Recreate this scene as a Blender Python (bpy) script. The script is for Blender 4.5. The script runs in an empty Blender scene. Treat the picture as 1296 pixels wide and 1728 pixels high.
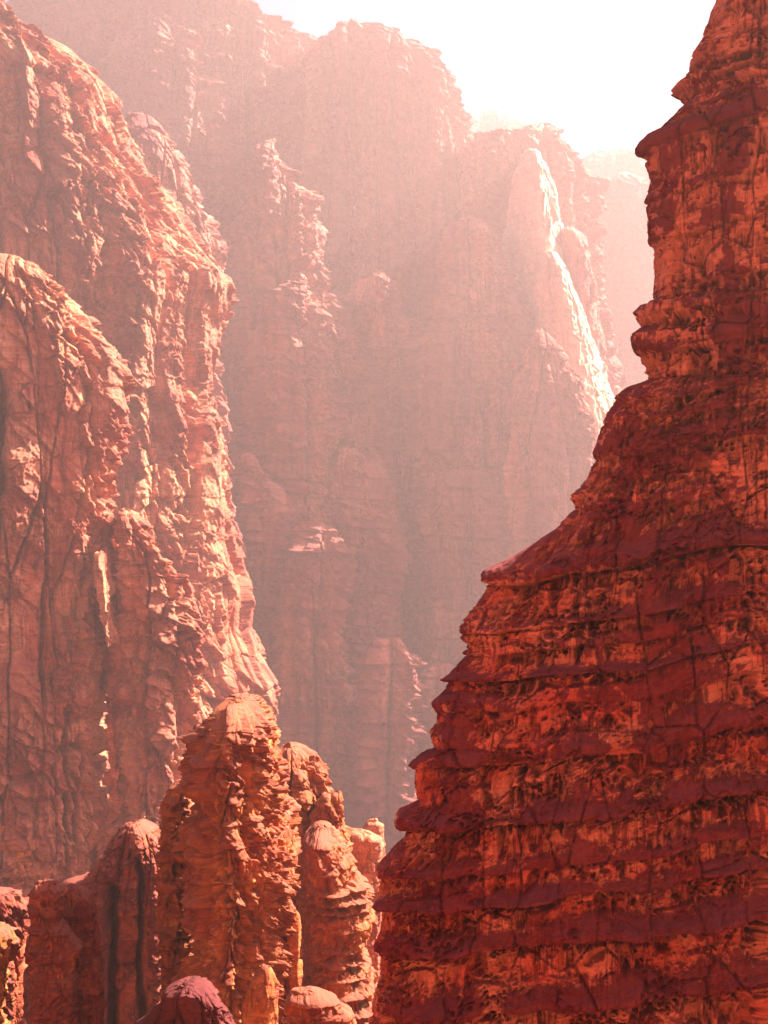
import bpy, math, os
import numpy as np

# ------------------------------------------------------------------ camera, world, sun, exposure
scene = bpy.context.scene
C = scene.collection
H = 300.0                      # camera height above the canyon floor
T = 0.34                       # tangent of half the vertical field of view
cam_d = bpy.data.cameras.new('camera'); cam = bpy.data.objects.new('camera', cam_d); C.objects.link(cam)
cam_d.sensor_fit = 'VERTICAL'; cam_d.angle_y = 2 * math.atan(T)
cam_d.clip_start = 0.5; cam_d.clip_end = 20000
cam.location = (0, 0, H); cam.rotation_euler = (math.radians(90), 0, 0)
scene.camera = cam

SUN_AZ = 52.0                  # degrees to the right of the view direction
SUN_EL = 38.0
az, el = math.radians(SUN_AZ), math.radians(SUN_EL)
S = (math.sin(az) * math.cos(el), math.cos(az) * math.cos(el), math.sin(el))
world = bpy.data.worlds.new("World"); scene.world = world; world.use_nodes = True
wt = world.node_tree; wt.nodes.clear()
sky = wt.nodes.new('ShaderNodeTexSky'); sky.sky_type = 'NISHITA'; sky.sun_disc = False
sky.sun_elevation = el; sky.sun_rotation = az
sky.dust_density = 5.0; sky.air_density = 0.8; sky.ozone_density = 0.4; sky.altitude = 900
bg = wt.nodes.new('ShaderNodeBackground'); bg.inputs[1].default_value = 0.06
wo = wt.nodes.new('ShaderNodeOutputWorld')
wm = wt.nodes.new('ShaderNodeMix'); wm.data_type = 'RGBA'; wm.blend_type = 'MULTIPLY'; wm.inputs[0].default_value = 1
wm.inputs[7].default_value = (0.36,0.39,0.43,1)
wt.links.new(sky.outputs[0], wm.inputs[6]); wt.links.new(wm.outputs[2], bg.inputs[0]); wt.links.new(bg.outputs[0], wo.inputs[0])
sd = bpy.data.lights.new('sun', 'SUN'); sd.energy = 5.0; sd.angle = math.radians(0.5); sd.color = (1.0, 0.87, 0.68)
sun = bpy.data.objects.new('sun', sd); C.objects.link(sun)
from mathutils import Vector
sun.rotation_euler = Vector(S).to_track_quat('Z', 'Y').to_euler(); sun.location = (300, 400, 900)
scene.view_settings.view_transform = 'Standard'; scene.view_settings.look = 'None'
scene.view_settings.exposure = 2.5; scene.view_settings.gamma = 1.0
cy = scene.cycles
cy.max_bounces = 3; cy.diffuse_bounces = 1; cy.glossy_bounces = 0; cy.volume_bounces = 0; cy.transmission_bounces = 0
cy.caustics_reflective = False; cy.caustics_refractive = False
cy.use_denoising = True

# ------------------------------------------------------------------ numpy noise
F = np.float32
_rt = np.random.RandomState(7).uniform(-1, 1, 64 * 64 * 64).astype(F)

def vnoise(x, y, z=None, seed=0):
    x = np.asarray(x, F) + F(seed * 17.31); y = np.asarray(y, F) + F(seed * 9.77)
    if z is None: z = F(seed * 3.3 + 0.5)
    z = np.asarray(z, F) + F(seed * 5.11)
    x, y, z = np.broadcast_arrays(x, y, z)
    xi = np.floor(x); yi = np.floor(y); zi = np.floor(z)
    fx = x - xi; fy = y - yi; fz = z - zi
    fx = fx * fx * fx * (fx * (fx * 6 - 15) + 10); fy = fy * fy * fy * (fy * (fy * 6 - 15) + 10); fz = fz * fz * fz * (fz * (fz * 6 - 15) + 10)
    xi = xi.astype(np.int32); yi = yi.astype(np.int32); zi = zi.astype(np.int32)
    x0 = (xi & 63); x1 = ((xi + 1) & 63); y0 = (yi & 63) << 6; y1 = ((yi + 1) & 63) << 6; z0 = (zi & 63) << 12; z1 = ((zi + 1) & 63) << 12
    def lx(b): 
        a = _rt[b + x0]; return a + (_rt[b + x1] - a) * fx
    a = lx(y0 + z0); a += (lx(y1 + z0) - a) * fy
    c = lx(y0 + z1); c += (lx(y1 + z1) - c) * fy
    return a + (c - a) * fz

def fbm(x, y, z=None, seed=0, n=4, gain=0.5, ridge=False):
    r = 0; a = 1.0; t = 0
    for k in range(n):
        v = vnoise(x, y, z, seed + k * 3)
        if ridge: v = 1 - 2 * np.abs(v)
        r = r + a * v; t += a; a *= gain
        x, y = (x * 1.62 + y * 1.22), (y * 1.62 - x * 1.22)
        if z is not None: z = z * 2.03
    return r / t

def worley(x, y, seed=0, jit=0.9):
    """cell noise in two dimensions: nearest and second nearest distance, and a random value of the nearest cell"""
    x = np.asarray(x, F); y = np.asarray(y, F)
    xi = np.floor(x).astype(np.int32); yi = np.floor(y).astype(np.int32)
    f1 = np.full(x.shape, 9, F); f2 = np.full(x.shape, 9, F); rid = np.zeros(x.shape, F)
    for dx in (-1, 0, 1):
        for dy in (-1, 0, 1):
            cx = xi + dx; cyy = yi + dy
            h = ((cx & 63) + ((cyy & 63) << 6) + ((seed & 63) << 12))
            px = _rt[h]; py = _rt[(h + 70001) & 262143]
            d = np.hypot(cx + F(0.5) + px * F(jit / 2) - x, cyy + F(0.5) + py * F(jit / 2) - y)
            m = d < f1
            f2 = np.where(m, f1, np.minimum(f2, d)); rid = np.where(m, _rt[(h + 140003) & 262143], rid); f1 = np.where(m, d, f1)
    return f1, f2, rid

def sstep(a, b, x):
    t = np.clip((x - a) / (b - a), 0, 1); return t * t * (3 - 2 * t)

# ------------------------------------------------------------------ strata: protrusion of each bed along the stratigraphic height w (in px)
def strata(lo, hi, seed, tmin, tmax, amp, ledges=(), lip=0.22, slope=0.35):
    """table (w, protrusion, wall mask): each bed = sloping bench above an overhanging lip above a hollow wall. w grows upward."""
    r = np.random.RandomState(seed)
    W, D, M = [], [], []
    marks = sorted(ledges)
    tops = []
    w = lo
    while w < hi:
        t = r.uniform(tmin, tmax) * (1 if r.rand() > .25 else .5)
        tops.append((w, t, amp * r.uniform(.35, 1.0))); w += t
    for lw, lt, la in marks:
        tops = [q for q in tops if not (lw - lt * .6 < q[0] + q[1] * .5 < lw + lt * .4)]
        tops.append((lw - lt * .6, lt, la))
    tops.sort()
    for i, (b, t, a) in enumerate(tops):
        e = tops[i + 1][0] if i + 1 < len(tops) else b + t
        t = max(e - b, 1.0)
        # from base of the bed up: wall base, wall, hollow under lip, lip, bench sloping back
        for fr, dd, mm in ((0.0, 0.05, .3), (0.12, -.10, .8), (0.45, -.20, 1), (0.62, -.42, 1), (0.62, -.62, 1), (0.66, .35, .2), (0.72, .62, 0), (0.78, .60, 0), (0.90, .25, 0), (0.985, .04, 0)):
            W.append(b + fr * t); D.append(dd * a); M.append(mm)
    return np.array(W), np.array(D), np.array(M)

# ------------------------------------------------------------------ the rock body
MATS = {}
def px2x(u, Y): return (u - 648.0) / 864.0 * T * Y
def px2z(v, Y): return H + (864.0 - v) / 864.0 * T * Y
QUAL = float(os.environ.get('ROCKQ', '1.0'))

def body(name, label, cat, Y, L, R, style, mat, seed=1, b=60, bmin=.35, dip=0.0, curve=0.0, warp=6.0, lean=0.0, power=1.0,
         beds=(18, 50, 8), ledges=(), cracks=(), dents=(), amp=1.0, group=None, vbot=None, res=1.15, topround=60, edge=False):
    """L and R: (v, u) outline points at depth Y (u may lie outside the frame). All lengths in photo px at depth Y."""
    Y = 42 if Y == 75 else (Y * .45 if Y < 330 else Y)      # metres from the camera
    q = T * Y / 864.0
    L = sorted(L); R = sorted(R)
    vl = np.array([p[0] for p in L], float); ul = np.array([p[1] for p in L], float)
    vr = np.array([p[0] for p in R], float); ur = np.array([p[1] for p in R], float)
    vtop = max(vl[0], vr[0]); vfl = 864 + (H + 2) / q if vbot is None else vbot
    wlo, whi = 864 - vfl, 864 - vtop            # w is measured in px above the camera's level
    tw, td, tm = strata(wlo - 80, whi + 80, seed + 11, beds[0], beds[1], beds[2], ledges)
    # rows: arc length along w plus bed protrusion, coarse below and above the frame
    ws = np.arange(wlo, whi, 0.5); ds = np.interp(ws, tw, td)
    arc = np.hypot(0.5, np.gradient(ds) * .8)
    pxr = res * 1296 / 768 / 1.25 / QUAL
    vis = np.where((ws > -900) & (ws < 900), 1 / pxr, 1 / 14.0)
    cum = np.concatenate([[0], np.cumsum(arc[1:] * vis[1:])]); n = int(cum[-1]) + 2
    rows = np.interp(np.linspace(0, cum[-1], n), cum, ws)
    # columns
    th = np.linspace(-math.pi, math.pi, 4001)
    def section(th, xl, xr, bb):
        s, c_ = np.sin(th), np.cos(th)
        sx = np.sign(s) * np.abs(s) ** power
        x = (xl + xr) / 2 + (xr - xl) / 2 * sx
        y = -bb * np.sign(c_) * np.abs(c_) ** power
        return x, y
    umid = np.interp(np.linspace(max(vtop, 0) + 100, 1700, 9), vl, ul).mean(), np.interp(np.linspace(max(vtop, 0) + 100, 1700, 9), vr, ur).mean()
    hx, hy = section(th, umid[0], umid[1], b)
    stp = np.hypot(np.gradient(hx), np.gradient(hy))
    wl = np.interp(np.linspace(vtop, 1728, 40), vl, ul).min(); wr = np.interp(np.linspace(vtop, 1728, 40), vr, ur).max()
    sc = (wr - wl) / max(umid[1] - umid[0], 1)
    inf = (hx > -120 - (0 if sc < 3 else 200)) & (hx < 1296 + 120) & (np.cos(th) > -.25)
    dens = stp * np.where(inf, 1 / pxr, 1 / 16.0)
    cum = np.concatenate([[0], np.cumsum(dens[1:])]); m = max(int(cum[-1]), 40)
    ths = np.interp(np.linspace(0, cum[-1], m + 1)[:-1], cum, th)
    th2 = ths[None, :]; w2 = rows[:, None] + 0 * th2
    a_arc = np.concatenate([[0], np.cumsum(np.hypot(np.diff(hx), np.diff(hy)))])
    s2 = np.interp(ths, th, a_arc)[None, :] + 0 * w2         # px around the body
    def bdepth(v):
        d = np.clip((v - vtop) / topround, 0, 1); return b * (bmin + (1 - bmin) * np.sqrt(1 - (1 - d) ** 2))
    v = 864 - w2
    for _ in range(2):
        xl = np.interp(v, vl, ul); xr = np.interp(v, vr, ur)
        x, y = section(th2, xl, xr, bdepth(v))
        z = w2 - dip * (x - (umid[0] + umid[1]) / 2 if not curve else x - 1000) - curve * (y + b * .7)
        z = z + warp * fbm(x / 160, y / 160, w2 / 260, seed=seed, n=3)
        v = 864 - z
    xl = np.interp(v, vl, ul); xr = np.interp(v, vr, ur)
    x, y = section(th2, xl, xr, bdepth(v))
    # distance around the body measured on the rock itself, so that joints and streaks hang straight down
    sg = np.sign(np.sin(th2)); xc = (xl + xr) / 2; hw = (xr - xl) / 2
    s2 = np.where(np.cos(th2) >= 0, x - xc, sg * (2 * hw - np.abs(x - xc))) + xc + sg * (y + bdepth(v)) * .8
    # outward direction
    nx = np.sin(th2) * b / max((umid[1] - umid[0]) / 2, 1); ny = -np.cos(th2); nl = np.hypot(nx, ny); nx = nx / nl + 0 * x; ny = ny / nl + 0 * x
    s, w = s2.astype(F), w2.astype(F); xx = x.astype(F); yy = y.astype(F); zz = z.astype(F)
    d = STYLES[style](s, w, xx, yy, zz, (tw, td, tm), seed, amp)
    d = d * (1 - .45 * sstep(.90, 1.0, np.abs(np.sin(th2)))) if edge else d
    dz = np.zeros_like(d)
    front = sstep(-.2, .3, np.cos(th2))
    for pts, wid, dep in cracks:
        pts = sorted(pts, key=lambda p: p[1])
        cu = np.interp(v, [p[1] for p in pts], [p[0] for p in pts])
        e = 18.0; fade = sstep(pts[0][1] - e, pts[0][1] + e, v) * (1 - sstep(pts[-1][1] - e, pts[-1][1] + e, v))
        cu = cu + 5 * fbm(w / 30, s * 0 + seed, seed=seed + 5, n=3)
        wd = wid * (1 + .5 * vnoise(w / 25, s * 0 + 3, seed=seed + 8))
        d = d - dep * fade * front * np.exp(-((x - cu) / np.maximum(wd, .6)) ** 2)
    for (cu, cv, ru, rv, dep) in dents:
        rr = np.hypot((x - cu) / ru, (v - cv) / rv) + .18 * fbm(s / 18, w / 18, seed=seed + 9, n=3)
        d = d - dep * front * (1 - sstep(.62, 1.0, rr))
    d = d * (.55 + .45 * sstep(0, 45, v - vtop))            # crowns are worn round
    rim = d
    k_ = 1 + lean * (864 - v) * q / Y                       # the wall leans back with height: each row stands farther off
    X = (x + nx * d - 648) * q * k_; Yv = Y * k_ + (y + ny * d) * q * k_; Z = H + z * q * k_
    n_, m_ = X.shape
    Z = np.maximum(Z, -4.0)
    # roof rings closing the top
    ex, ey, ez = [], [], []
    cxm, cym = X[-1].mean(), Yv[-1].mean(); k = 40
    wid = max(np.ptp(X[-1]), np.ptp(Yv[-1]))
    def lowpass(a):
        fa = np.fft.rfft(a); fa[5:] = 0; return np.fft.irfft(fa, len(a))
    rx, ry = X[-1] - cxm, Yv[-1] - cym; sx_, sy_, sz_ = lowpass(rx), lowpass(ry), lowpass(Z[-1])
    for i in range(1, k + 1):
        f = (1 - i / k) ** 1.3; f = f if i < k else 0.002; g_ = sstep(0, .25, 1 - f)
        ax = cxm + (rx * (1 - g_) + sx_ * g_) * f; ay = cym + (ry * (1 - g_) + sy_ * g_) * f
        fv, fe = facets(ax / (13 * q), ay / (13 * q), seed + 70, (-.2, 0)); fw, _e = facets(ax / (5 * q), ay / (5 * q), seed + 71)
        rise = (1 - f ** 2) * min(wid * .07, 6 * q) + g_ * q * (3.5 * fbm(ax / (24 * q), ay / (24 * q), seed=seed, n=3) + 3.0 * fv + 1.2 * fw)
        ex.append(ax); ey.append(ay); ez.append((Z[-1] * (1 - g_) + sz_ * g_) * f + Z[-1].mean() * (1 - f) + rise)
    X = np.vstack([X] + [e[None] for e in ex]); Yv = np.vstack([Yv] + [e[None] for e in ey]); Z = np.vstack([Z] + [e[None] for e in ez])
    att = np.stack([np.vstack([s] + [s[-1:]] * k), np.vstack([w] + [w[-1:] + 1] * k), np.vstack([rim] + [rim[-1:]] * k)], -1).astype(F)
    N = n_ + k
    co = np.stack([X, Yv, Z], -1).reshape(-1, 3).astype(F)
    i0 = (np.arange(N - 1)[:, None] * m_ + np.arange(m_)[None, :]); j1 = (np.arange(m_) + 1) % m_
    i1 = (np.arange(N - 1)[:, None] * m_ + j1[None, :])
    quads = np.stack([i0, i1, i1 + m_, i0 + m_], -1).reshape(-1, 4).astype(np.int32)
    me = bpy.data.meshes.new(name)
    me.vertices.add(len(co)); me.vertices.foreach_set('co', co.ravel())
    me.loops.add(quads.size); me.loops.foreach_set('vertex_index', quads.ravel())
    me.polygons.add(len(quads)); me.polygons.foreach_set('loop_start', np.arange(0, quads.size, 4, dtype=np.int32))
    me.polygons.foreach_set('use_smooth', np.ones(len(quads), dtype=bool))
    at = me.attributes.new('rock', 'FLOAT_VECTOR', 'POINT'); at.data.foreach_set('vector', att.reshape(-1))
    me.update(calc_edges=True)
    me.materials.append(MATS[mat])
    o = bpy.data.objects.new(name, me); C.objects.link(o)
    # origin at the base of the rock
    off = Vector((float(X[0].mean()), float(Yv[0].mean()), float(Z[0].min())))
    co -= np.array(off, F); me.vertices.foreach_set('co', co.ravel()); o.location = off
    if label: o['label'] = label; o['category'] = cat; o['kind'] = 'thing'
    if group: o['group'] = group
    global NQ; NQ += len(quads)
    return o
NQ = 0

# ------------------------------------------------------------------ relief styles (protrusion in px)
def saw(ph, k=.88):
    fr = ph - np.floor(ph)
    return np.where(fr < k, fr / k, (1 - fr) / (1 - k)) - .5

def bedded(s, w, tab, seed, mod=1.0, warp=1.0):
    """the beds, with a warped height and each bed swelling and dying out along the cliff"""
    tw, td, tm = tab
    wv = w + warp * (9 * fbm(s / 130, w / 200, seed=seed + 30, n=2) + 4 * fbm(s / 34, w / 60, seed=seed + 31, n=3))
    idx = np.interp(wv, tw[::9], np.arange(len(tw[::9]), dtype=float)); bi = np.floor(idx + .03).astype(F)
    m = .75 + mod * 1.25 * fbm(s / 75, bi * 7.31, seed=seed + 32, n=3) 
    return np.interp(wv, tw, td).astype(F) * np.clip(m, .05, 2.0), np.interp(wv, tw, tm).astype(F), bi

def joints(s, w, per, tall, depth, seed, width=.055):
    f1, f2, rid = worley((s + 5 * fbm(s / 20, w / 60, seed=seed, n=3)) / per, w / tall, seed=seed)
    return rid, -depth * (1 - sstep(0, width, f2 - f1)) * (.5 + .5 * (rid > -.2))

def facets(x, y, seed, lean=(0.0, 0.0), jit=1.0):
    """broken rock: every cell is a flat face with its own height and tilt. Returns height (about -1..1) and distance from the joint"""
    x, y = np.broadcast_arrays(np.asarray(x, F), np.asarray(y, F))
    xi = np.floor(x).astype(np.int32); yi = np.floor(y).astype(np.int32)
    f1 = np.full(x.shape, 9, F); f2 = np.full(x.shape, 9, F); val = np.zeros(x.shape, F)
    for dx in (-1, 0, 1):
        for dy in (-1, 0, 1):
            cx = xi + dx; cyy = yi + dy
            h = ((cx & 63) + ((cyy & 63) << 6) + ((seed & 63) << 12))
            ex = x - (cx + F(0.5) + _rt[h] * F(jit / 2)); ey = y - (cyy + F(0.5) + _rt[(h + 70001) & 262143] * F(jit / 2))
            dd = np.hypot(ex, ey); m = dd < f1
            pl = _rt[(h + 140003) & 262143] * F(.55) + ex * (_rt[(h + 31337) & 262143] + F(lean[0])) + ey * (_rt[(h + 99991) & 262143] + F(lean[1]))
            f2 = np.where(m, f1, np.minimum(f2, dd)); val = np.where(m, pl, val); f1 = np.where(m, dd, f1)
    return val, f2 - f1

def st_ledge(s, w, x, y, z, tab, seed, A):
    prof, wall, bi = bedded(s, w, tab, seed, mod=.8, warp=.8)
    up = sstep(-80, 120, w)                                       # above the camera the beds are knobblier and the ledges thinner
    d = prof * (1 - .30 * up)
    d += (14 + 8 * up) * fbm(s / 100, w / 120, seed=seed + 2, n=3) + 20 * fbm(s / 150, w / 900, seed=seed + 52, n=2, ridge=True)
    wx = s + 6 * fbm(s / 22, w / 22, seed=seed + 3, n=3); wy = w + 5 * fbm(s / 22, w / 22, seed=seed + 4, n=3)
    # alcoves with ribs between them
    zone = sstep(-.3, .1, fbm(s / 110, w / 80, seed=seed + 16, n=3))
    f1, f2, rid = worley(wx / 30, wy / 60, seed=3 + seed)
    d -= zone * (.15 + .85 * wall) * 20 * sstep(.02, .30, f2 - f1) * sstep(-.7, .2, rid)
    f1, f2, rid = worley(wx / 14, wy / 30, seed=13 + seed)
    d -= (.3 + .7 * wall) * 6 * sstep(.04, .30, f2 - f1) * sstep(-.3, .2, rid)
    # honeycomb holes in bands
    rough = .25 + .85 * sstep(-.12, .2, fbm(s / 130, w / 60, seed=seed + 60, n=3))
    msk = sstep(.05, .2, fbm(s / 100, w / 34, seed=seed + 6, n=3))
    f1, f2, rid = worley(wx / 13, wy / 9, seed=5 + seed)
    d -= msk * 11.0 * sstep(.12, .36, f2 - f1) * (rid > -.3)
    f1, f2, rid = worley(wx / 6.5, wy / 5, seed=25 + seed)
    d -= rough * sstep(-.05, .2, vnoise(s / 50, w / 30, seed=seed + 26)) * 3.5 * (rid > .2) * sstep(.1, .35, f2 - f1)
    # drips and flutes
    fl = fbm(wx / 10, w / 120, seed=seed + 7, n=3, ridge=True)
    d += wall * 3.2 * fl * sstep(-.3, .3, vnoise(s / 60, w / 60, seed=seed + 8))
    # broken blocks
    v, e = facets(wx / 30, wy / 18, seed + 9, (0, -.3)); d += 6 * rough * v * (1 - .5 * wall)
    v, e = facets(wx / 12, wy / 8, seed + 19, (0, -.3)); d += rough * 2.8 * v - rough * .8 * (1 - sstep(0, .12, e))
    v, e = facets(wx / 5.5, wy / 3.6, seed + 29, (0, -.3)); d += 1.2 * v
    rid, cr = joints(s, w, 75, 120, 10, seed + 41, .05); d += cr
    d += 1.5 * fbm(s / 9, w / 8, seed=seed + 10, n=3)
    return d * A

def st_crag(s, w, x, y, z, tab, seed, A):
    prof, wall, bi = bedded(s, w, tab, seed)
    d = prof
    d += 30 * fbm(s / 140, w / 260, seed=seed + 2, n=3)
    wx = s + 10 * fbm(s / 50, w / 50, seed=seed + 4, n=3); wy = w + 10 * fbm(s / 50, w / 50, seed=seed + 5, n=3)
    p = .80 * wx - .60 * wy; g = .60 * wx + .80 * wy               # plates run down to the right
    v, e = facets(wx / 80, wy / 190, seed + 6, (-.3, -.2)); d += 24 * v
    f1, f2, rid = worley((s + 20 * fbm(s / 90, w / 220, seed=seed + 44, n=3)) / 100, w / 800, seed=seed + 43)
    d += 30 * np.sqrt(np.clip((f2 - f1) * 1.5, 0, 1)) + 14 * rid - 20
    v, e = facets(p / 66, g / 38, seed + 7, (-.1, -.5)); d += 17 * v - 3 * (1 - sstep(0, .08, e))
    mk = .25 + 1.0 * sstep(-.2, .25, fbm(s / 110, w / 110, seed=seed + 60, n=3))
    v, e = facets(p / 27, g / 17, seed + 8, (-.1, -.6)); d += mk * 10 * v - 2 * (1 - sstep(0, .10, e))
    v, e = facets(p / 12, g / 8.5, seed + 9, (-.1, -.5)); d += mk * 5.0 * v - 1 * (1 - sstep(0, .12, e))
    v, e = facets(wx / 5.5, wy / 5, seed + 10, (-.1, -.4)); d += 2.0 * v
    rid, cr = joints(s, w, 70, 420, 34, seed + 41, .05); d += cr
    return d * A

def st_wall(s, w, x, y, z, tab, seed, A):
    prof, wall, bi = bedded(s, w, tab, seed)
    d = prof * 1.2
    d += 22 * fbm(s / 150, w / 420, seed=seed + 2, n=3)
    wx = s + 7 * fbm(s / 40, w / 60, seed=seed + 4, n=3); wy = w + 8 * fbm(s / 40, w / 40, seed=seed + 5, n=3)
    # rounded columns with open joints between them
    f1, f2, rid = worley((s + 14 * fbm(s / 80, w / 200, seed=seed + 14, n=2)) / 66, w / 900, seed=seed + 43)
    d += 32 * np.sqrt(np.clip((f2 - f1) * 1.6, 0, 1)) + 14 * rid - 18
    f1, f2, rid = worley(wx / 25, w / 330, seed=seed + 44)
    d += 8 * np.sqrt(np.clip((f2 - f1) * 1.8, 0, 1)) * sstep(-.5, .3, vnoise(s / 90, w / 120, seed=seed + 45)) + 4 * rid
    p = .90 * wx - .44 * wy; g = .44 * wx + .90 * wy
    v, e = facets(p / 46, g / 40, seed + 7, (-.1, -.5)); d += 16 * v * sstep(-.3, .2, fbm(s / 120, w / 120, seed=seed + 50, n=2))
    v, e = facets(p / 20, g / 13, seed + 8, (-.1, -.6)); d += 8 * v - 1.5 * (1 - sstep(0, .1, e))
    v, e = facets(wx / 9, wy / 6, seed + 9, (0, -.4)); d += 3.2 * v
    d += 1.8 * saw(wy / 9.0 + .5 * vnoise(s / 50, w / 20, seed=seed + 17)) * sstep(-.2, .2, vnoise(s / 60, w / 50, seed=seed + 19))
    return d * A

def st_smooth(s, w, x, y, z, tab, seed, A):
    prof, wall, bi = bedded(s, w, tab, seed)
    wx = s + 4 * fbm(s / 20, w / 20, seed=seed + 4, n=3); wy = w + 4 * fbm(s / 20, w / 20, seed=seed + 5, n=3)
    v, e = facets(wx / 24, wy / 40, seed + 6, (0, -.2)); v2, e2 = facets(wx / 9, wy / 9, seed + 7, (0, -.3))
    return A * (prof * .9 + 9 * fbm(s / 50, w / 110, seed=seed, n=3) + 7 * v + 2.2 * v2 + 2.0 * fbm(s / 12, w / 120, seed=seed + 8, n=3, ridge=True))
STYLES = dict(ledge=st_ledge, crag=st_crag, wall=st_wall, smooth=st_smooth)

# ------------------------------------------------------------------ materials
def rock_mat(name, fresh, dark, pale, q, streak=.6, varnish=.5, dust=None, bump=1.0, bands=.5, grain=1.0, vlo=.52, upper=0.0, ts=1.0):
    """q = metres per photo px where the rock stands, so that the grain has its real size there"""
    m = bpy.data.materials.new(name); m.use_nodes = True; nt = m.node_tree; nt.nodes.clear(); N = nt.nodes.new; K = nt.links.new
    out = N('ShaderNodeOutputMaterial'); bs = N('ShaderNodeBsdfPrincipled'); K(bs.outputs[0], out.inputs[0])
    bs.inputs['Roughness'].default_value = .85; bs.inputs['Specular IOR Level'].default_value = .15
    at = N('ShaderNodeAttribute'); at.attribute_name = 'rock'
    sep = N('ShaderNodeSeparateXYZ'); K(at.outputs['Vector'], sep.inputs[0])
    geo = N('ShaderNodeNewGeometry')
    def math_(op, a, b_=None, clamp=False):
        n = N('ShaderNodeMath'); n.operation = op; n.use_clamp = clamp
        for i, val in enumerate((a, b_)):
            if val is None: continue
            if isinstance(val, (int, float)): n.inputs[i].default_value = val
            else: K(val, n.inputs[i])
        return n.outputs[0]
    def comb(x, y, z=0.0):
        n = N('ShaderNodeCombineXYZ')
        for i, val in enumerate((x, y, z)):
            if isinstance(val, (int, float)): n.inputs[i].default_value = val
            else: K(val, n.inputs[i])
        return n.outputs[0]
    def noise(vec, detail=4, rough=.6, scale=1.0, dist=0.0):
        n = N('ShaderNodeTexNoise'); n.inputs['Scale'].default_value = scale; n.inputs['Detail'].default_value = detail
        n.inputs['Roughness'].default_value = rough; n.inputs['Distortion'].default_value = dist; K(vec, n.inputs['Vector']); return n.outputs[0]
    def ramp(f, a, b_):
        n = N('ShaderNodeMapRange'); n.interpolation_type = 'SMOOTHSTEP'; n.inputs[1].default_value = a; n.inputs[2].default_value = b_; K(f, n.inputs[0]); return n.outputs[0]
    def mix(f, a, b_, mode='MIX'):
        n = N('ShaderNodeMix'); n.data_type = 'RGBA'; n.blend_type = mode
        if isinstance(f, (int, float)): n.inputs[0].default_value = f
        else: K(f, n.inputs[0])
        for i, val in ((6, a), (7, b_)):
            if isinstance(val, tuple): n.inputs[i].default_value = val + (1,)
            else: K(val, n.inputs[i])
        return n.outputs[2]
    d = sep.outputs[2]
    wob = noise(comb(math_('MULTIPLY', sep.outputs[0], 1 / 35 / ts), math_('MULTIPLY', sep.outputs[1], 1 / 35 / ts), 3.3), 4, .6)
    wob2 = noise(comb(math_('MULTIPLY', sep.outputs[0], 1 / 28 / ts), math_('MULTIPLY', sep.outputs[1], 1 / 40 / ts), 7.7), 4, .6)
    s = math_('ADD', math_('MULTIPLY', sep.outputs[0], 1 / ts), math_('MULTIPLY', wob, 12.0)); w = math_('ADD', math_('MULTIPLY', sep.outputs[1], 1 / ts), math_('MULTIPLY', wob2, 10.0))
    big = noise(comb(math_('MULTIPLY', s, 1 / 90), math_('MULTIPLY', w, 1 / 70), 1.3), 5, .6, 1, .4)
    col = mix(ramp(big, .35, .65), fresh, pale)
    if upper: col = mix(math_('MULTIPLY', ramp(w, -200.0, 500.0), upper), col, pale)  # paler with height: the stronger light up there is painted in
    # beds of differing colour
    wav = math_('ADD', w, math_('MULTIPLY', noise(comb(math_('MULTIPLY', s, 1 / 60), math_('MULTIPLY', w, 1 / 60), 9.1), 3), 14.0))
    bd = noise(comb(math_('MULTIPLY', s, 1 / 400), math_('MULTIPLY', wav, 1 / 7.0), 4.0), 4, .7)
    mul = mix(ramp(bd, .3, .7), (.62, .56, .56), (1.25, 1.25, 1.2))
    col = mix(bands, col, mul, 'MULTIPLY')
    # vertical streaks of desert varnish
    st = noise(comb(math_('MULTIPLY', s, 1 / 7.0), math_('MULTIPLY', w, 1 / 110), 2.0), 5, .65, 1, .3)
    zone = noise(comb(math_('MULTIPLY', s, 1 / 70), math_('MULTIPLY', w, 1 / 60), 6.0), 3)
    sf = math_('MULTIPLY', ramp(st, .48, .60), ramp(zone, .40, .56))
    col = mix(math_('MULTIPLY', sf, streak), col, dark)
    st2 = noise(comb(math_('MULTIPLY', s, 1 / 3.2), math_('MULTIPLY', w, 1 / 60), 12.0), 3, .6)
    col = mix(math_('MULTIPLY', ramp(st2, .58, .72), streak * .45), col, pale)
    # varnish on what stands proud, patches with their own outline
    vn = noise(comb(math_('MULTIPLY', s, 1 / 30), math_('MULTIPLY', w, 1 / 20), 8.0), 5, .6, 1, .5)
    vf = ramp(math_('ADD', math_('MULTIPLY', d, .022), vn), vlo, vlo + .13)
    col = mix(math_('MULTIPLY', vf, varnish), col, dark)
    # grain
    gr = noise(comb(math_('MULTIPLY', s, 1 / 2.2), math_('MULTIPLY', w, 1 / 1.6), math_('MULTIPLY', d, .5)), 4, .7)
    col = mix(.7 * grain, col, mix(ramp(gr, .3, .7), (.66, .62, .62), (1.3, 1.3, 1.3)), 'MULTIPLY')
    if dust:
        sn = N('ShaderNodeSeparateXYZ'); K(geo.outputs['Normal'], sn.inputs[0])
        df = ramp(math_('ADD', sn.outputs[2], math_('MULTIPLY', math_('SUBTRACT', gr, .5), .5)), .45, .72)
        col = mix(math_('MULTIPLY', df, .85), col, dust)
    K(col, bs.inputs['Base Color'])
    # bump: metres
    h1 = noise(comb(math_('MULTIPLY', s, 1 / 5.0), math_('MULTIPLY', w, 1 / 3.6), math_('MULTIPLY', d, .2)), 8, .68, 1, .2)
    h2 = noise(comb(math_('MULTIPLY', s, 1 / 30.0), math_('MULTIPLY', wav, 1 / 1.8), 0.0), 3, .6)
    vo = N('ShaderNodeTexVoronoi'); vo.feature = 'F1'; vo.inputs['Scale'].default_value = 1.0; vo.inputs['Randomness'].default_value = 1
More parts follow.
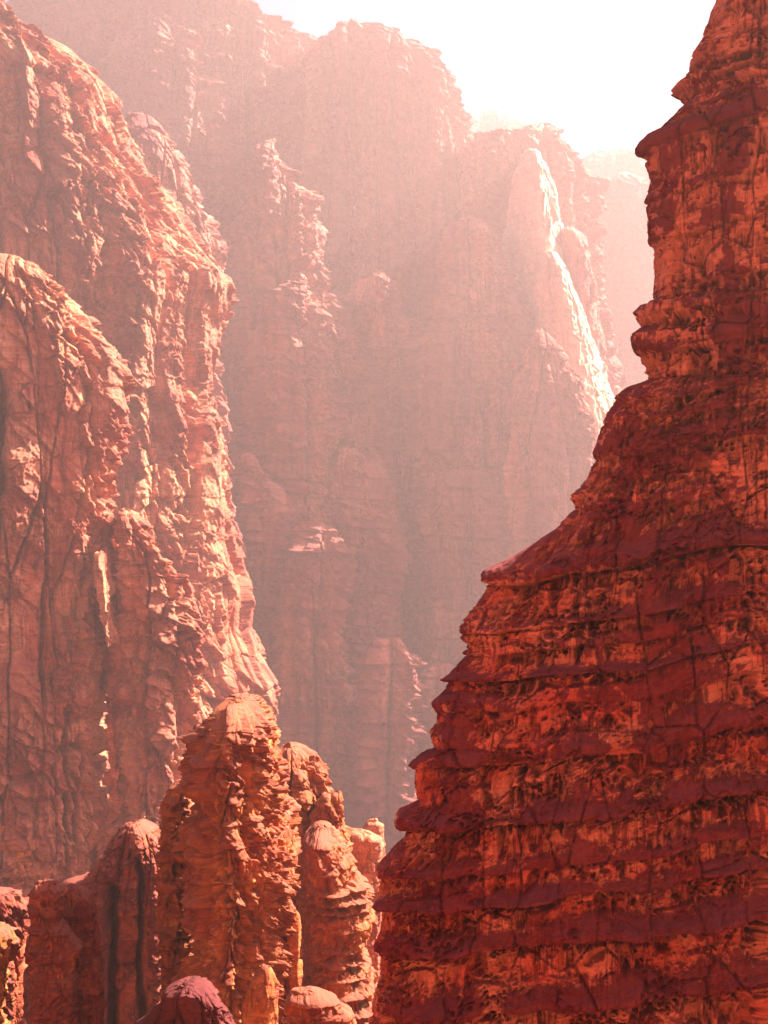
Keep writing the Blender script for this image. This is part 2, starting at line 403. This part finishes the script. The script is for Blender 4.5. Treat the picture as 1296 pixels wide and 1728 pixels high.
    K(comb(math_('MULTIPLY', s, 1 / 4.0), math_('MULTIPLY', w, 1 / 2.8)), vo.inputs['Vector'])
    hh = math_('ADD', math_('MULTIPLY', h1, 3.2), math_('ADD', math_('MULTIPLY', h2, .9), math_('MULTIPLY', vo.outputs['Distance'], -.5)))
    bp = N('ShaderNodeBump'); bp.inputs['Strength'].default_value = 1.0; bp.inputs['Distance'].default_value = q * bump
    K(hh, bp.inputs['Height']); K(bp.outputs[0], bs.inputs['Normal'])
    MATS[name] = m
def Q(Y): return T * Y / 864.0
rock_mat('red_rock', (.80, .118, .078), (.20, .015, .030), (.93, .27, .19), Q(42), streak=.8, varnish=.85, dust=(.27, .048, .065), bands=.6, vlo=.60, bump=1.8, grain=.8, upper=1.0)
rock_mat('near_rock', (.50, .105, .036), (.13, .012, .016), (.72, .24, .075), Q(90), streak=.6, varnish=.45, dust=(.36, .10, .065), bands=.5)
rock_mat('mound_rock', (.13, .022, .028), (.06, .010, .016), (.17, .035, .035), Q(63), streak=.2, varnish=.5, bands=.5)  # kept dark: the mound's shade is part of this colour
rock_mat('left_rock', (.52, .12, .075), (.16, .022, .032), (.76, .29, .17), Q(230), streak=.5, varnish=.4, bands=.45, ts=1.3)
rock_mat('far_rock', (.46, .12, .10), (.15, .028, .045), (.70, .27, .20), Q(850), streak=.55, varnish=.5, bands=.5, bump=1.0, ts=1.9, grain=.7)
rock_mat('bounce_rock', (.60, .26, .16), (.36, .12, .08), (.74, .38, .25), Q(390), streak=.3, varnish=.2, bands=.3)  # rock of the unseen bounce wall
rock_mat('shaded_rock', (.36, .065, .035), (.10, .010, .015), (.50, .13, .06), Q(100), streak=.6, varnish=.6, dust=(.30, .08, .06), bands=.5)  # near rock darkened, so the corner's shade sits in the colour itself
rock_mat('sunlit_rock', (.72, .50, .34), (.50, .28, .18), (.80, .62, .46), Q(900), streak=.3, varnish=.15, bands=.2, bump=.5)  # paler copy of the far rock: sunlight on the chutes put into the colour

def simple_mat(name, c1, c2, scale, rough=.9, bump=.3):
    m = bpy.data.materials.new(name); m.use_nodes = True; nt = m.node_tree; bs = nt.nodes['Principled BSDF']
    tc = nt.nodes.new('ShaderNodeTexCoord'); n = nt.nodes.new('ShaderNodeTexNoise'); n.inputs['Scale'].default_value = scale; n.inputs['Detail'].default_value = 8
    cr = nt.nodes.new('ShaderNodeValToRGB'); cr.color_ramp.elements[0].position = .35; cr.color_ramp.elements[1].position = .65
    cr.color_ramp.elements[0].color = c1 + (1,); cr.color_ramp.elements[1].color = c2 + (1,)
    nt.links.new(tc.outputs['Object'], n.inputs['Vector']); nt.links.new(n.outputs[0], cr.inputs[0]); nt.links.new(cr.outputs[0], bs.inputs['Base Color'])
    bs.inputs['Roughness'].default_value = rough
    b_ = nt.nodes.new('ShaderNodeBump'); b_.inputs['Distance'].default_value = bump; nt.links.new(n.outputs[0], b_.inputs['Height']); nt.links.new(b_.outputs[0], bs.inputs['Normal'])
    MATS[name] = m
simple_mat('sand', (.06, .018, .012), (.10, .032, .02), .03, bump=.6)
simple_mat('leaf', (.10, .11, .03), (.20, .17, .05), 2.0, bump=.02)
simple_mat('twig', (.16, .09, .05), (.25, .15, .09), 4.0, bump=.02)

# ------------------------------------------------------------------ ground
def ground():
    n = 160
    gx = np.linspace(-1950, 1950, n); gy = np.linspace(-900, 1900, n)
    X, Yg = np.meshgrid(gx, gy); Z = 6 * fbm(X / 300, Yg / 300, seed=40, n=4) + 2 * fbm(X / 60, Yg / 60, seed=41, n=3)
    co = np.stack([X, Yg, Z], -1).reshape(-1, 3)
    f = [(i * n + j, i * n + j + 1, (i + 1) * n + j + 1, (i + 1) * n + j) for i in range(n - 1) for j in range(n - 1)]
    me = bpy.data.meshes.new('ground'); me.from_pydata(co.tolist(), [], f); me.update(); me.materials.append(MATS['sand'])
    me.polygons.foreach_set('use_smooth', [True] * len(f))
    o = bpy.data.objects.new('ground', me); C.objects.link(o); o['kind'] = 'structure'
ground()

# ------------------------------------------------------------------ the cliffs, far to near
OFFR, OFFL = 2600, -1500
# the hazy ridges at the head of the canyon
body('cliff', 'faintest low ridge peeping between the two pale domes on the skyline', 'cliff', 1700,
     [(203, 800), (215, 775), (260, 740), (2500, 500)], [(203, 850), (215, 870), (240, 905), (400, 960), (2500, 1200)], 'wall', 'far_rock', 2, b=120, beds=(20, 50, 6))
body('cliff', 'pale rounded dome far off beside the edge of the dark red cliff', 'cliff', 1500,
     [(262, 1022), (272, 988), (300, 960), (400, 930), (2500, 700)], [(262, 1058), (275, 1085), (300, 1106), (350, 1150), (2500, 1400)], 'wall', 'far_rock', 3, b=110, beds=(20, 50, 6))
body('cliff', 'hazy banded cliff with flat top just left of the dark red cliff', 'cliff', 1250,
     [(302, 1032), (315, 1005), (400, 985), (700, 960), (2500, 800)], [(302, 1062), (318, 1090), (345, 1108), (400, 1150), (700, 1250), (2500, 1500)], 'wall', 'far_rock', 4, b=120, beds=(16, 45, 9))
# the great back wall
body('cliff', 'highest pale massif rising out of the top of the picture behind the left cliff', 'cliff', 1060,
     [(-62, 215), (-30, 130), (0, 82), (20, 40), (60, -10), (200, -200), (2500, -500)],
     [(-62, 300), (-20, 372), (0, 402), (22, 435), (45, 458), (58, 485), (75, 530), (150, 600), (2500, 700)], 'wall', 'far_rock', 5, edge=True, topround=110, lean=.24, b=170, beds=(20, 60, 14), amp=1.1,
     cracks=[([(430, 60), (436, 160), (428, 320)], 4, 40), ([(250, 110), (252, 400)], 3, 22), ([(358, 150), (362, 400)], 3, 22)], ledges=[(864 - 150, 50, 30), (864 - 75, 40, 26)])
body('cliff', 'rounded knob shaped buttress with bright curved ledges below the highest massif', 'cliff', 990,
     [(42, 235), (55, 205), (80, 190), (140, 185), (300, 150), (2500, 60)],
     [(42, 290), (55, 322), (75, 338), (100, 343), (125, 340), (150, 372), (190, 378), (230, 385), (400, 440), (2500, 520)], 'wall', 'far_rock', 6, edge=True, topround=110, lean=.24, b=90, beds=(22, 50, 14),
     ledges=[(864 - 60, 50, 20), (864 - 125, 40, 22), (864 - 155, 28, 14)])
body('cliff', 'big smooth topped dome in the middle of the skyline', 'cliff', 985,
     [(52, 580), (62, 556), (75, 535), (120, 520), (400, 500), (2500, 400)],
     [(52, 604), (60, 630), (75, 662), (95, 700), (118, 735), (145, 757), (175, 772), (210, 786), (235, 792), (300, 830), (500, 900), (1000, 960), (2500, 1100)], 'wall', 'far_rock', 7, edge=True, topround=110, lean=.24, b=130, beds=(22, 60, 9),
     cracks=[([(543, 90), (546, 200), (538, 420)], 4, 40), ([(655, 110), (662, 240), (678, 440)], 3, 24), ([(600, 150), (590, 500)], 2.5, 18), ([(738, 210), (742, 420)], 3, 20), ([(690, 560), (668, 700), (684, 900)], 14, 60)])
body('cliff', 'pale shoulder with a flat crest and white chutes on its flank', 'cliff', 935,
     [(220, 895), (230, 862), (238, 800), (260, 780), (400, 770), (700, 720), (2500, 600)],
     [(220, 928), (240, 948), (262, 962), (290, 985), (312, 1000), (400, 1008), (500, 1018), (600, 1032), (700, 1055), (2500, 1300)], 'wall', 'far_rock', 8, edge=True, topround=110, lean=.24, b=110, beds=(22, 60, 10))
# sunlit chutes
for i, (lab, Lp, Rp, Yc) in enumerate((
    ('upper bright white chute running down the pale shoulder', [(264, 882), (300, 868), (400, 850), (500, 850), (2000, 900)], [(264, 906), (290, 920), (340, 937), (440, 958), (480, 968), (2000, 1200)], 900),
    ('pair of round headed pale pillars between the white chutes', [(388, 946), (400, 944), (470, 946), (2000, 1000)], [(388, 974), (400, 986), (450, 997), (520, 1011), (590, 1016), (2000, 1100)], 885),
    ('long lower white chute ending beside the dark red cliff', [(430, 902), (460, 895), (520, 885), (600, 890), (700, 910), (2000, 1200)], [(430, 938), (480, 965), (540, 990), (600, 1010), (660, 1030), (700, 1044), (2000, 1500)], 872))):
    body('rock_rib', lab, 'rock', Yc, Lp, Rp, 'smooth', 'sunlit_rock' if i != 1 else 'far_rock', 60 + i, power=1.3 if i != 1 else 1.0, b=120 if i != 1 else 55, bmin=.3, beds=(40, 90, 3), amp=.9)
# spurs standing out of the back wall
sp = 'hazy spurs standing out from the back wall'
body('rock_spur', 'hazy spur directly behind the upper right edge of the left cliff', 'rock', 720,
     [(197, 222), (215, 205), (300, 160), (2500, 0)], [(197, 245), (210, 268), (250, 300), (300, 330), (330, 342), (370, 365), (420, 375), (600, 380), (1000, 420), (2500, 500)], 'crag', 'far_rock', 9, lean=.14, b=80, beds=(22, 60, 6), topround=330, bmin=.16, group=sp, amp=.7)
body('rock_spur', 'tall hazy spur with a square notch at its top, left of centre', 'rock', 850,
     [(242, 452), (250, 440), (300, 425), (400, 400), (2500, 330)], [(242, 464), (270, 470), (290, 480), (315, 505), (335, 528), (400, 534), (500, 545), (550, 580), (620, 620), (690, 642), (800, 660), (2500, 760)], 'wall', 'far_rock', 10, lean=.14, b=90, beds=(22, 60, 8), topround=330, bmin=.16, group=sp,
     cracks=[([(520, 750), (545, 980)], 4, 34), ([(392, 600), (396, 900)], 6, 40), ([(470, 400), (480, 700)], 3, 20)])
body('rock_spur', 'hazy spur with a thin sunlit upright edge above the wall of columns', 'rock', 800,
     [(478, 498), (500, 470), (600, 440), (2500, 380)], [(478, 512), (495, 518), (560, 528), (600, 545), (650, 548), (690, 572), (730, 580), (780, 560), (900, 560), (2500, 640)], 'wall', 'far_rock', 11, lean=.14, b=70, beds=(20, 50, 8), topround=330, bmin=.16, group=sp)
body('rock_spur', 'small hazy round topped spur below the middle dome', 'rock', 880,
     [(460, 628), (475, 605), (560, 590), (2500, 540)], [(460, 645), (475, 672), (530, 682), (552, 712), (600, 735), (700, 740), (2500, 760)], 'wall', 'far_rock', 12, b=70, beds=(22, 50, 8), topround=330, bmin=.16, group=sp)
body('rock_spur', 'broad hazy spur with a stepped right edge below the pale shoulder', 'rock', 845,
     [(368, 788), (385, 770), (540, 740), (580, 715), (800, 700), (2500, 690)], [(368, 802), (390, 832), (440, 838), (500, 862), (560, 885), (620, 905), (740, 908), (850, 905), (930, 960), (2500, 1000)], 'wall', 'far_rock', 13, lean=.14, b=90, beds=(16, 40, 9), topround=330, bmin=.16, group=sp,
     cracks=[([(708, 600), (714, 780), (722, 970)], 5, 50), ([(815, 650), (812, 800)], 3, 22), ([(770, 560), (766, 760)], 3, 20)])
body('rock_spur', 'hazy spur rising behind the slope of the dark red cliff', 'rock', 800,
     [(560, 900), (600, 880), (800, 850), (2500, 760)], [(560, 925), (600, 950), (660, 985), (720, 1010), (800, 1030), (2500, 1200)], 'crag', 'far_rock', 14, b=70, beds=(20, 50, 8), topround=330, bmin=.16, group=sp, amp=.7)
# columns of the lower back wall
gc = 'tall columns at the foot of the back wall'
body('rock_column', 'banded column next to the long edge of the left cliff, in blue shade', 'rock', 760,
     [(770, 408), (790, 396), (2500, 360)], [(770, 425), (800, 455), (840, 482), (900, 488), (1000, 480), (1240, 466), (2500, 450)], 'wall', 'far_rock', 15, lean=.14, b=60, beds=(14, 40, 8), topround=330, bmin=.12, group=gc)
body('rock_column', 'widest column of the lower back wall, with rounded sunlit beds near its foot', 'rock', 735,
     [(885, 520), (910, 505), (1000, 490), (1060, 474), (1240, 470), (2500, 440)], [(885, 545), (915, 560), (1000, 565), (1080, 585), (1200, 600), (1300, 600), (1400, 588), (2500, 580)], 'wall', 'far_rock', 16, lean=.14, b=60, beds=(16, 44, 13), cracks=[([(530, 1000), (540, 1300)], 3, 20)], topround=330, bmin=.12, group=gc)
body('rock_column', 'narrow column between the widest column and the dark crack of the back wall', 'rock', 800,
     [(760, 575), (790, 560), (2500, 500)], [(760, 600), (800, 640), (950, 662), (1200, 650), (2500, 630)], 'wall', 'far_rock', 17, lean=.14, b=60, beds=(14, 40, 7), topround=330, bmin=.12, group=gc)
body('rock_column', 'lower column with small white sunlit ledges, left of the long dark crack', 'rock', 722,
     [(1080, 640), (1100, 625), (1200, 612), (1400, 600), (2500, 560)], [(1080, 680), (1110, 705), (1230, 702), (1400, 690), (2500, 690)], 'wall', 'far_rock', 18, lean=.14, b=50, beds=(22, 44, 16), cracks=[([(660, 1120), (652, 1400)], 3, 24)], topround=330, bmin=.12, group=gc)
body('rock_column', 'low banded column partly hidden by the foot of the dark red cliff', 'rock', 725,
     [(1120, 720), (1140, 712), (1300, 705), (2500, 700)], [(1120, 760), (1150, 800), (1300, 850), (2500, 900)], 'wall', 'far_rock', 19, b=50, beds=(16, 40, 9), topround=330, bmin=.12, group=gc)
body('rock_column', 'broad column right of the long dark crack, above the dark red cliff', 'rock', 815,
     [(800, 730), (830, 716), (950, 722), (2500, 690)], [(800, 850), (840, 900), (1000, 940), (2500, 1100)], 'wall', 'far_rock', 20, lean=.14, b=70, beds=(14, 40, 9), cracks=[([(790, 880), (796, 1120)], 3, 24)], topround=330, bmin=.12, group=gc)

# the left cliff
body('cliff', 'large sunlit craggy pink cliff filling the left side down to the canyon', 'cliff', 500,
     [(-60, -900), (2500, -900)],
     [(-60, -90), (0, -22), (18, 8), (45, 50), (90, 118), (130, 165), (155, 190), (195, 212), (250, 236), (290, 250), (330, 290), (380, 312), (420, 335), (470, 378), (500, 380), (540, 362), (640, 345), (690, 352), (720, 372), (770, 384), (900, 388), (960, 400), (1010, 410), (1060, 408), (1110, 430), (1150, 452), (1180, 462), (1230, 460), (1300, 440), (2500, 420)],
     'crag', 'left_rock', 21, lean=.38, b=330, bmin=.8, beds=(30, 90, 8), amp=.8, power=1.0, edge=True)
body('rock_buttress', 'tall orange pink buttress in front of the left cliff, left of the chimney', 'rock', 331,
     [(430, -300), (2500, -300)],
     [(430, 20), (445, 62), (470, 95), (505, 128), (545, 150), (600, 185), (680, 192), (760, 195), (850, 188), (900, 178), (950, 168), (1020, 172), (1070, 190), (1110, 196), (1150, 176), (1300, 186), (1380, 192), (1420, 182), (1470, 150), (1520, 140), (2500, 120)],
     'crag', 'left_rock', 22, lean=.30, b=120, bmin=.3, beds=(30, 80, 9), amp=.7,
     cracks=[([(12, 600), (28, 700), (22, 820), (8, 1000)], 9, 95), ([(130, 1180), (128, 1460)], 4, 40), ([(152, 1230), (146, 1430)], 3, 30), ([(100, 900), (92, 1180)], 3, 24), ([(185, 1090), (180, 1440)], 9, 70)], ledges=[(864 - 1345, 60, 22)], dents=[(175, 1640, 125, 165, 150)])
body('rock_buttress', 'buttress of stacked orange blocks right of the dark chimney', 'rock', 333,
     [(862, 208), (900, 196), (960, 200), (1030, 206), (1058, 190), (1090, 186), (1130, 204), (1200, 203), (1330, 205), (1450, 200), (2500, 190)],
     [(862, 225), (890, 248), (940, 285), (1000, 320), (1080, 345), (1200, 340), (1280, 330), (1340, 300), (1440, 285), (2500, 280)],
     'crag', 'left_rock', 23, lean=.30, b=60, bmin=.4, beds=(25, 70, 12), amp=.7, dents=[(238, 1485, 34, 66, 90), (250, 1660, 70, 120, 120)])
body('rock_buttress', 'dark recessed rock at the back of the chimney and the black hollow', 'rock', 352,
     [(905, 150), (1000, 120), (2500, 20)], [(905, 215), (1000, 250), (1100, 300), (1200, 312), (1440, 275), (2500, 300)], 'crag', 'left_rock', 51, lean=.25, b=20, bmin=.6, beds=(30, 80, 8), amp=.5)
body('rock_slab', 'short bright sliver of rock in full sun at the top of the dark chimney', 'rock', 331,
     [(932, 182), (960, 182), (1000, 185), (1040, 191), (1085, 202)], [(932, 185), (960, 190), (1000, 196), (1055, 204), (1085, 205)], 'crag', 'left_rock', 24, b=112, power=1.0, bmin=.9, beds=(30, 60, 2), amp=.3, vbot=1085, lean=.3)
body('rock_outcrop', 'narrow outcrop cut off by the left border high up, beside a dark crack', 'rock', 331,
     [(560, -120), (2500, -120)], [(560, -20), (600, 6), (680, 14), (760, 20), (850, 16), (950, -6), (1000, -14), (1150, 8), (1200, 16), (1280, 14), (1380, -6), (2500, -20)], 'crag', 'left_rock', 25, lean=.30, b=50, beds=(20, 60, 9), amp=.6)
body('rock_outcrop', 'low ledge of rock cut off by the left border near the lower corner', 'rock', 200,
     [(1560, -90), (2500, -90)], [(1560, 4), (1575, 24), (1600, 26), (1640, 14), (1700, 6), (2500, 0)], 'crag', 'near_rock', 26, power=.7, topround=18, b=40, beds=(20, 40, 9), amp=.5)
body('rock_block', 'fluted orange block with sunlit drips at the foot of the tall buttress', 'rock', 331,
     [(1350, -60), (2500, -90)], [(1350, 60), (1365, 100), (1390, 122), (1440, 128), (1480, 124), (1500, 70), (2500, 60)], 'ledge', 'near_rock', 27, power=.7, topround=18, lean=.25, b=150, beds=(30, 60, 14), amp=.8)
# rocks of the shaded lower left corner
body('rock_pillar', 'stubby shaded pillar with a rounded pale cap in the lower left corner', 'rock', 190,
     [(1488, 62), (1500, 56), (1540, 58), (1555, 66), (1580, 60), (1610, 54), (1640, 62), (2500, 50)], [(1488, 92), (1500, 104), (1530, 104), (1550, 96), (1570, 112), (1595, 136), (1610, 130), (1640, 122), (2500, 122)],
     'ledge', 'shaded_rock', 28, power=.7, topround=18, b=34, beds=(26, 50, 9), amp=.6, warp=3)
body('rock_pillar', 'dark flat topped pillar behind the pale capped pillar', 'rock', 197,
     [(1495, 104), (2500, 90)], [(1495, 140), (1510, 158), (1560, 162), (1600, 170), (2500, 176)], 'ledge', 'shaded_rock', 29, power=.7, topround=18, b=30, beds=(26, 60, 8), amp=.6)
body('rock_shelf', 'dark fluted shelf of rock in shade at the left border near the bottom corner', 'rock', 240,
     [(1505, -120), (2500, -160)], [(1505, 28), (1530, 44), (1600, 50), (2500, 66)], 'crag', 'shaded_rock', 53, b=50, bmin=.7, topround=20, beds=(20, 50, 10), amp=.7)
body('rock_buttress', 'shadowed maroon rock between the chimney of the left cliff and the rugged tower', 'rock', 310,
     [(1392, 218), (1425, 200), (1450, 172), (1478, 150), (1490, 116), (1515, 100), (1525, 40), (1545, -60), (2500, -160)], [(1392, 240), (1402, 258), (1440, 274), (1520, 290), (2500, 320)], 'wall', 'shaded_rock', 54, b=60, bmin=.8, topround=20, power=.8, beds=(25, 60, 10), amp=.7, cracks=[([(200, 1480), (196, 1800)], 7, 60), ([(245, 1440), (250, 1800)], 5, 45)])
# the tower
body('rock_tower', 'rugged orange rock tower with an overhanging knob, golden on its sunny side', 'rock', 200,
     [(1181, 385), (1192, 372), (1225, 358), (1245, 335), (1258, 328), (1300, 331), (1320, 345), (1335, 332), (1400, 328), (1600, 332), (2500, 325)],
     [(1181, 412), (1190, 436), (1220, 448), (1250, 458), (1300, 462), (1345, 474), (1400, 488), (1450, 494), (1520, 492), (1570, 482), (1640, 478), (2500, 482)],
     'crag', 'near_rock', 33, edge=True, power=1.2, b=200, bmin=.4, beds=(20, 55, 14), amp=.85, warp=5, ledges=[(864 - 1262, 40, 20)], dents=[(362, 1285, 40, 34, -12), (350, 1335, 40, 26, 22)])
body('rock_tower', 'shaded darker tower split by a crack from the rugged orange tower', 'rock', 214,
     [(1318, 305), (1330, 293), (1400, 284), (1480, 272), (1600, 276), (2500, 270)], [(1318, 322), (1400, 326), (1500, 330), (2500, 330)], 'ledge', 'near_rock', 34, power=.7, topround=18, b=45, beds=(22, 50, 9), amp=.7)
body('rock_pillar', 'golden flat faced pillar in full sun at the bottom edge', 'rock', 165,
     [(1632, 440), (1650, 425), (1690, 412), (1728, 406), (2500, 395)], [(1632, 456), (1660, 466), (1728, 470), (2500, 476)], 'smooth', 'near_rock', 35, b=30, power=.75, beds=(50, 90, 3), amp=.6)
body('rock_pillar', 'thin upright slab pillar with a sunlit rim right of the rugged tower', 'rock', 196,
     [(1536, 486), (1560, 484), (1700, 482), (2500, 478)], [(1536, 500), (1545, 505), (1620, 507), (1700, 509), (2500, 512)], 'smooth', 'near_rock', 36, b=14, power=.6, beds=(30, 60, 3), amp=.5)
body('rock_outcrop', 'bright crumbly outcrop just behind the right side of the rugged tower', 'rock', 270,
     [(1258, 478), (1275, 462), (1400, 450), (2500, 430)], [(1258, 500), (1270, 522), (1300, 530), (1340, 548), (1380, 575), (1400, 585), (2500, 600)], 'crag', 'near_rock', 37, power=1.2, b=80, beds=(16, 36, 12), amp=.6)
body('rock_outcrop', 'small square headed outcrop above the stack of rounded beds', 'rock', 262,
     [(1338, 545), (1350, 538), (1420, 525), (2500, 520)], [(1338, 578), (1350, 582), (1400, 577), (1440, 570), (2500, 575)], 'crag', 'near_rock', 38, power=.7, topround=18, b=30, beds=(16, 30, 8), amp=.5)
body('boulder', 'large leaning boulder with a sunlit top behind the stack of rounded beds', 'boulder', 290,
     [(1400, 590), (1410, 575), (1440, 560), (2500, 550)], [(1400, 615), (1415, 640), (1430, 646), (1470, 640), (2500, 640)], 'smooth', 'left_rock', 39, power=.7, topround=18, b=30, beds=(20, 40, 8), amp=.8, dip=.2)
body('boulder', 'small boulder perched above the large leaning boulder', 'boulder', 310,
     [(1386, 618), (1395, 612), (1440, 610), (2500, 600)], [(1386, 640), (1392, 650), (1430, 648), (2500, 660)], 'smooth', 'left_rock', 40, power=.7, topround=18, b=20, beds=(20, 40, 6), amp=.6)
STACK = body('rock_stack', 'stack of rounded beds like piled loaves beside the foot of the dark cliff', 'rock', 232,
     [(1396, 530), (1410, 518), (1480, 516), (1560, 520), (1700, 525), (2500, 520)], [(1396, 552), (1420, 575), (1470, 600), (1500, 625), (1560, 628), (1600, 610), (1640, 625), (1680, 632), (2500, 640)], 'ledge', 'near_rock', 41, power=1.15, topround=30, b=110, beds=(24, 50, 22), amp=.75, warp=4)
body('rock_mound', 'flat stepped orange mound at the foot of the thin pillar', 'rock', 172,
     [(1672, 492), (1690, 482), (2500, 440)], [(1672, 530), (1685, 565), (1705, 590), (1728, 600), (2500, 640)], 'ledge', 'near_rock', 42, power=.7, topround=18, b=45, beds=(18, 30, 10), amp=.6, warp=3)
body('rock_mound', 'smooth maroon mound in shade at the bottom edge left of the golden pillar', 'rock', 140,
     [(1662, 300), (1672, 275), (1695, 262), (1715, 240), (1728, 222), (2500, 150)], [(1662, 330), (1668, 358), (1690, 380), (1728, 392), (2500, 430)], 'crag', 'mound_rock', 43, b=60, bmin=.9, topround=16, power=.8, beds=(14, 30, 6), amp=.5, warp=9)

# dry shrubs rooted on the sunny ledges
def surface_point(o, u, v):
    me = o.data; n = len(me.vertices); c = np.empty(n * 3, F); me.vertices.foreach_get('co', c); c = c.reshape(-1, 3) + np.array(o.location, F)
    pu = 648 + c[:, 0] / c[:, 1] * 864 / T; pv = 864 - (c[:, 2] - H) / c[:, 1] * 864 / T
    m = np.where((np.abs(pu - u) < 4) & (np.abs(pv - v) < 4))[0]
    return Vector([float(t) for t in c[m[np.argmin(c[m, 1])]]])

def shrub(p, size, label, seed):
    r = np.random.RandomState(seed)
    e = bpy.data.objects.new('shrub', None); C.objects.link(e); e.location = p; e['label'] = label; e['category'] = 'shrub'; e['kind'] = 'thing'; e['group'] = 'dry shrubs on the sunny ledges'
    sv, sf, lv, lf = [], [], [], []
    for k in range(16):
        a = r.uniform(0, 6.28); t = r.uniform(.15, .9); L_ = size * r.uniform(.6, 1.1)
        dr = Vector((math.cos(a) * t, math.sin(a) * t, 1)).normalized(); side = dr.cross(Vector((0, 0, 1))).normalized(); oth = dr.cross(side)
        w0 = size * .022; b0 = len(sv); base = Vector((0, 0, -.05 * size))
        for tt, ww in ((0, w0), (.5, w0 * .7), (1, w0 * .2)):
            c_ = base + dr * L_ * tt + side * .08 * size * math.sin(tt * 3)
            for q_ in range(4): sv.append(c_ + (side * math.cos(q_ * 1.571) + oth * math.sin(q_ * 1.571)) * ww)
        for rr in range(2):
            for q_ in range(4): sf.append((b0 + rr * 4 + q_, b0 + rr * 4 + (q_ + 1) % 4, b0 + rr * 4 + 4 + (q_ + 1) % 4, b0 + rr * 4 + 4 + q_))
        for j in range(42):
            c_ = base + dr * L_ * r.uniform(.3, 1.05) + Vector(r.normal(0, .09 * size, 3))
            d1 = Vector(r.normal(0, 1, 3)).normalized(); d2 = d1.cross(Vector(r.normal(0, 1, 3))).normalized(); ls = size * r.uniform(.03, .06)
            b0_ = len(lv); lv += [c_ - d1 * ls, c_ + d2 * ls * .4, c_ + d1 * ls, c_ - d2 * ls * .4]; lf.append((b0_, b0_ + 1, b0_ + 2, b0_ + 3))
    for nm, vv, ff, mt in (('stem', sv, sf, 'twig'), ('foliage', lv, lf, 'leaf')):
        me = bpy.data.meshes.new(nm); me.from_pydata([tuple(x) for x in vv], [], ff); me.update(); me.materials.append(MATS[mt])
        o = bpy.data.objects.new(nm, me); C.objects.link(o); o.parent = e
for k, (u, v, sz, lab) in enumerate(((598, 1640, 1.1, 'little dry shrub on a ledge of the stack of rounded beds'), (590, 1722, .9, 'spindly shrub at the bottom edge between the orange mound and the dark cliff'), (612, 1700, .8, 'smallest shrub at the foot of the stack of rounded beds'))):
    shrub(surface_point(STACK, u, v), sz, lab, 70 + k)

# the dark red cliff on the right
RC_L = [(-260, 1300), (-60, 1236), (0, 1213), (20, 1205), (45, 1196), (72, 1190), (90, 1172), (118, 1168), (135, 1150), (148, 1140), (156, 1158), (170, 1172), (180, 1158), (195, 1143), (218, 1130), (232, 1104), (250, 1095), (270, 1098), (300, 1112), (345, 1104), (400, 1110), (505, 1112), (512, 1090), (535, 1079), (550, 1090), (566, 1068), (580, 1076), (600, 1090), (640, 1096), (655, 1060), (680, 1042), (705, 1026), (760, 1012), (800, 998), (822, 982), (835, 965), (860, 975), (880, 955), (900, 930), (930, 880), (962, 838), (990, 822), (1010, 815), (1045, 787), (1075, 784), (1095, 800), (1115, 790), (1140, 772), (1165, 765), (1183, 741), (1215, 748), (1238, 726), (1262, 742), (1292, 696), (1320, 700), (1352, 706), (1370, 672), (1415, 676), (1438, 655), (1462, 634), (1550, 642), (1640, 634), (1700, 628), (1728, 612), (2700, 500)]
body('cliff', 'dark red shaded cliff of jutting ledges and hollows rising along the right side', 'cliff', 75,
     RC_L, [(-260, OFFR), (2700, OFFR)], 'ledge', 'red_rock', 50, b=170, bmin=.9, beds=(12, 90, 15), dip=-.16, curve=.0, warp=16, amp=1.25, power=.75, edge=True, res=1.25,
     ledges=[(864 - 660, 120, 32), (864 - 850, 90, 46), (864 - 985, 50, 24), (864 - 1130, 110, 26), (864 - 1240, 70, 44), (864 - 1340, 80, 46), (864 - 1430, 90, 52), (864 - 1560, 70, 36), (864 - 1640, 60, 34), (864 - 490, 110, 30), (864 - 330, 90, 22), (864 - 170, 70, 24)])
# unseen rock wall added behind the camera to bounce sunlight onto the red cliff
bw = body('bounce_wall', None, None, 1100, [(-500, -2600), (4000, -2900)], [(-500, 3900), (4000, 4200)], 'crag', 'bounce_rock', 52, b=200, bmin=.9, power=.8, beds=(60, 140, 12), res=9)
bw['kind'] = 'structure'; bw.scale = (.30, .25, .5); bw.rotation_euler.z = math.pi
bw.location = (40, -112, 0)
print('QUADS', NQ)

# ------------------------------------------------------------------ haze
def haze():
    me = bpy.data.meshes.new('haze')
    x0, x1, y0, y1, z0, z1 = -2000, 2000, -950, 1950, -9, 760
    v = [(x, y, z) for z in (z0, z1) for y in (y0, y1) for x in (x0, x1)]
    me.from_pydata(v, [], [(0, 2, 3, 1), (4, 5, 7, 6), (0, 1, 5, 4), (2, 6, 7, 3), (0, 4, 6, 2), (1, 3, 7, 5)]); me.update()
    m = bpy.data.materials.new('haze'); m.use_nodes = True; nt = m.node_tree; nt.nodes.clear()
    out = nt.nodes.new('ShaderNodeOutputMaterial'); pv = nt.nodes.new('ShaderNodeVolumePrincipled')
    pv.inputs['Color'].default_value = (.98, .67, .70, 1); pv.inputs['Density'].default_value = HAZE; pv.inputs['Anisotropy'].default_value = .58
    nt.links.new(pv.outputs[0], out.inputs['Volume']); me.materials.append(m)
    o = bpy.data.objects.new('haze', me); C.objects.link(o); o['kind'] = 'stuff'
HAZE = 0.00037
haze()
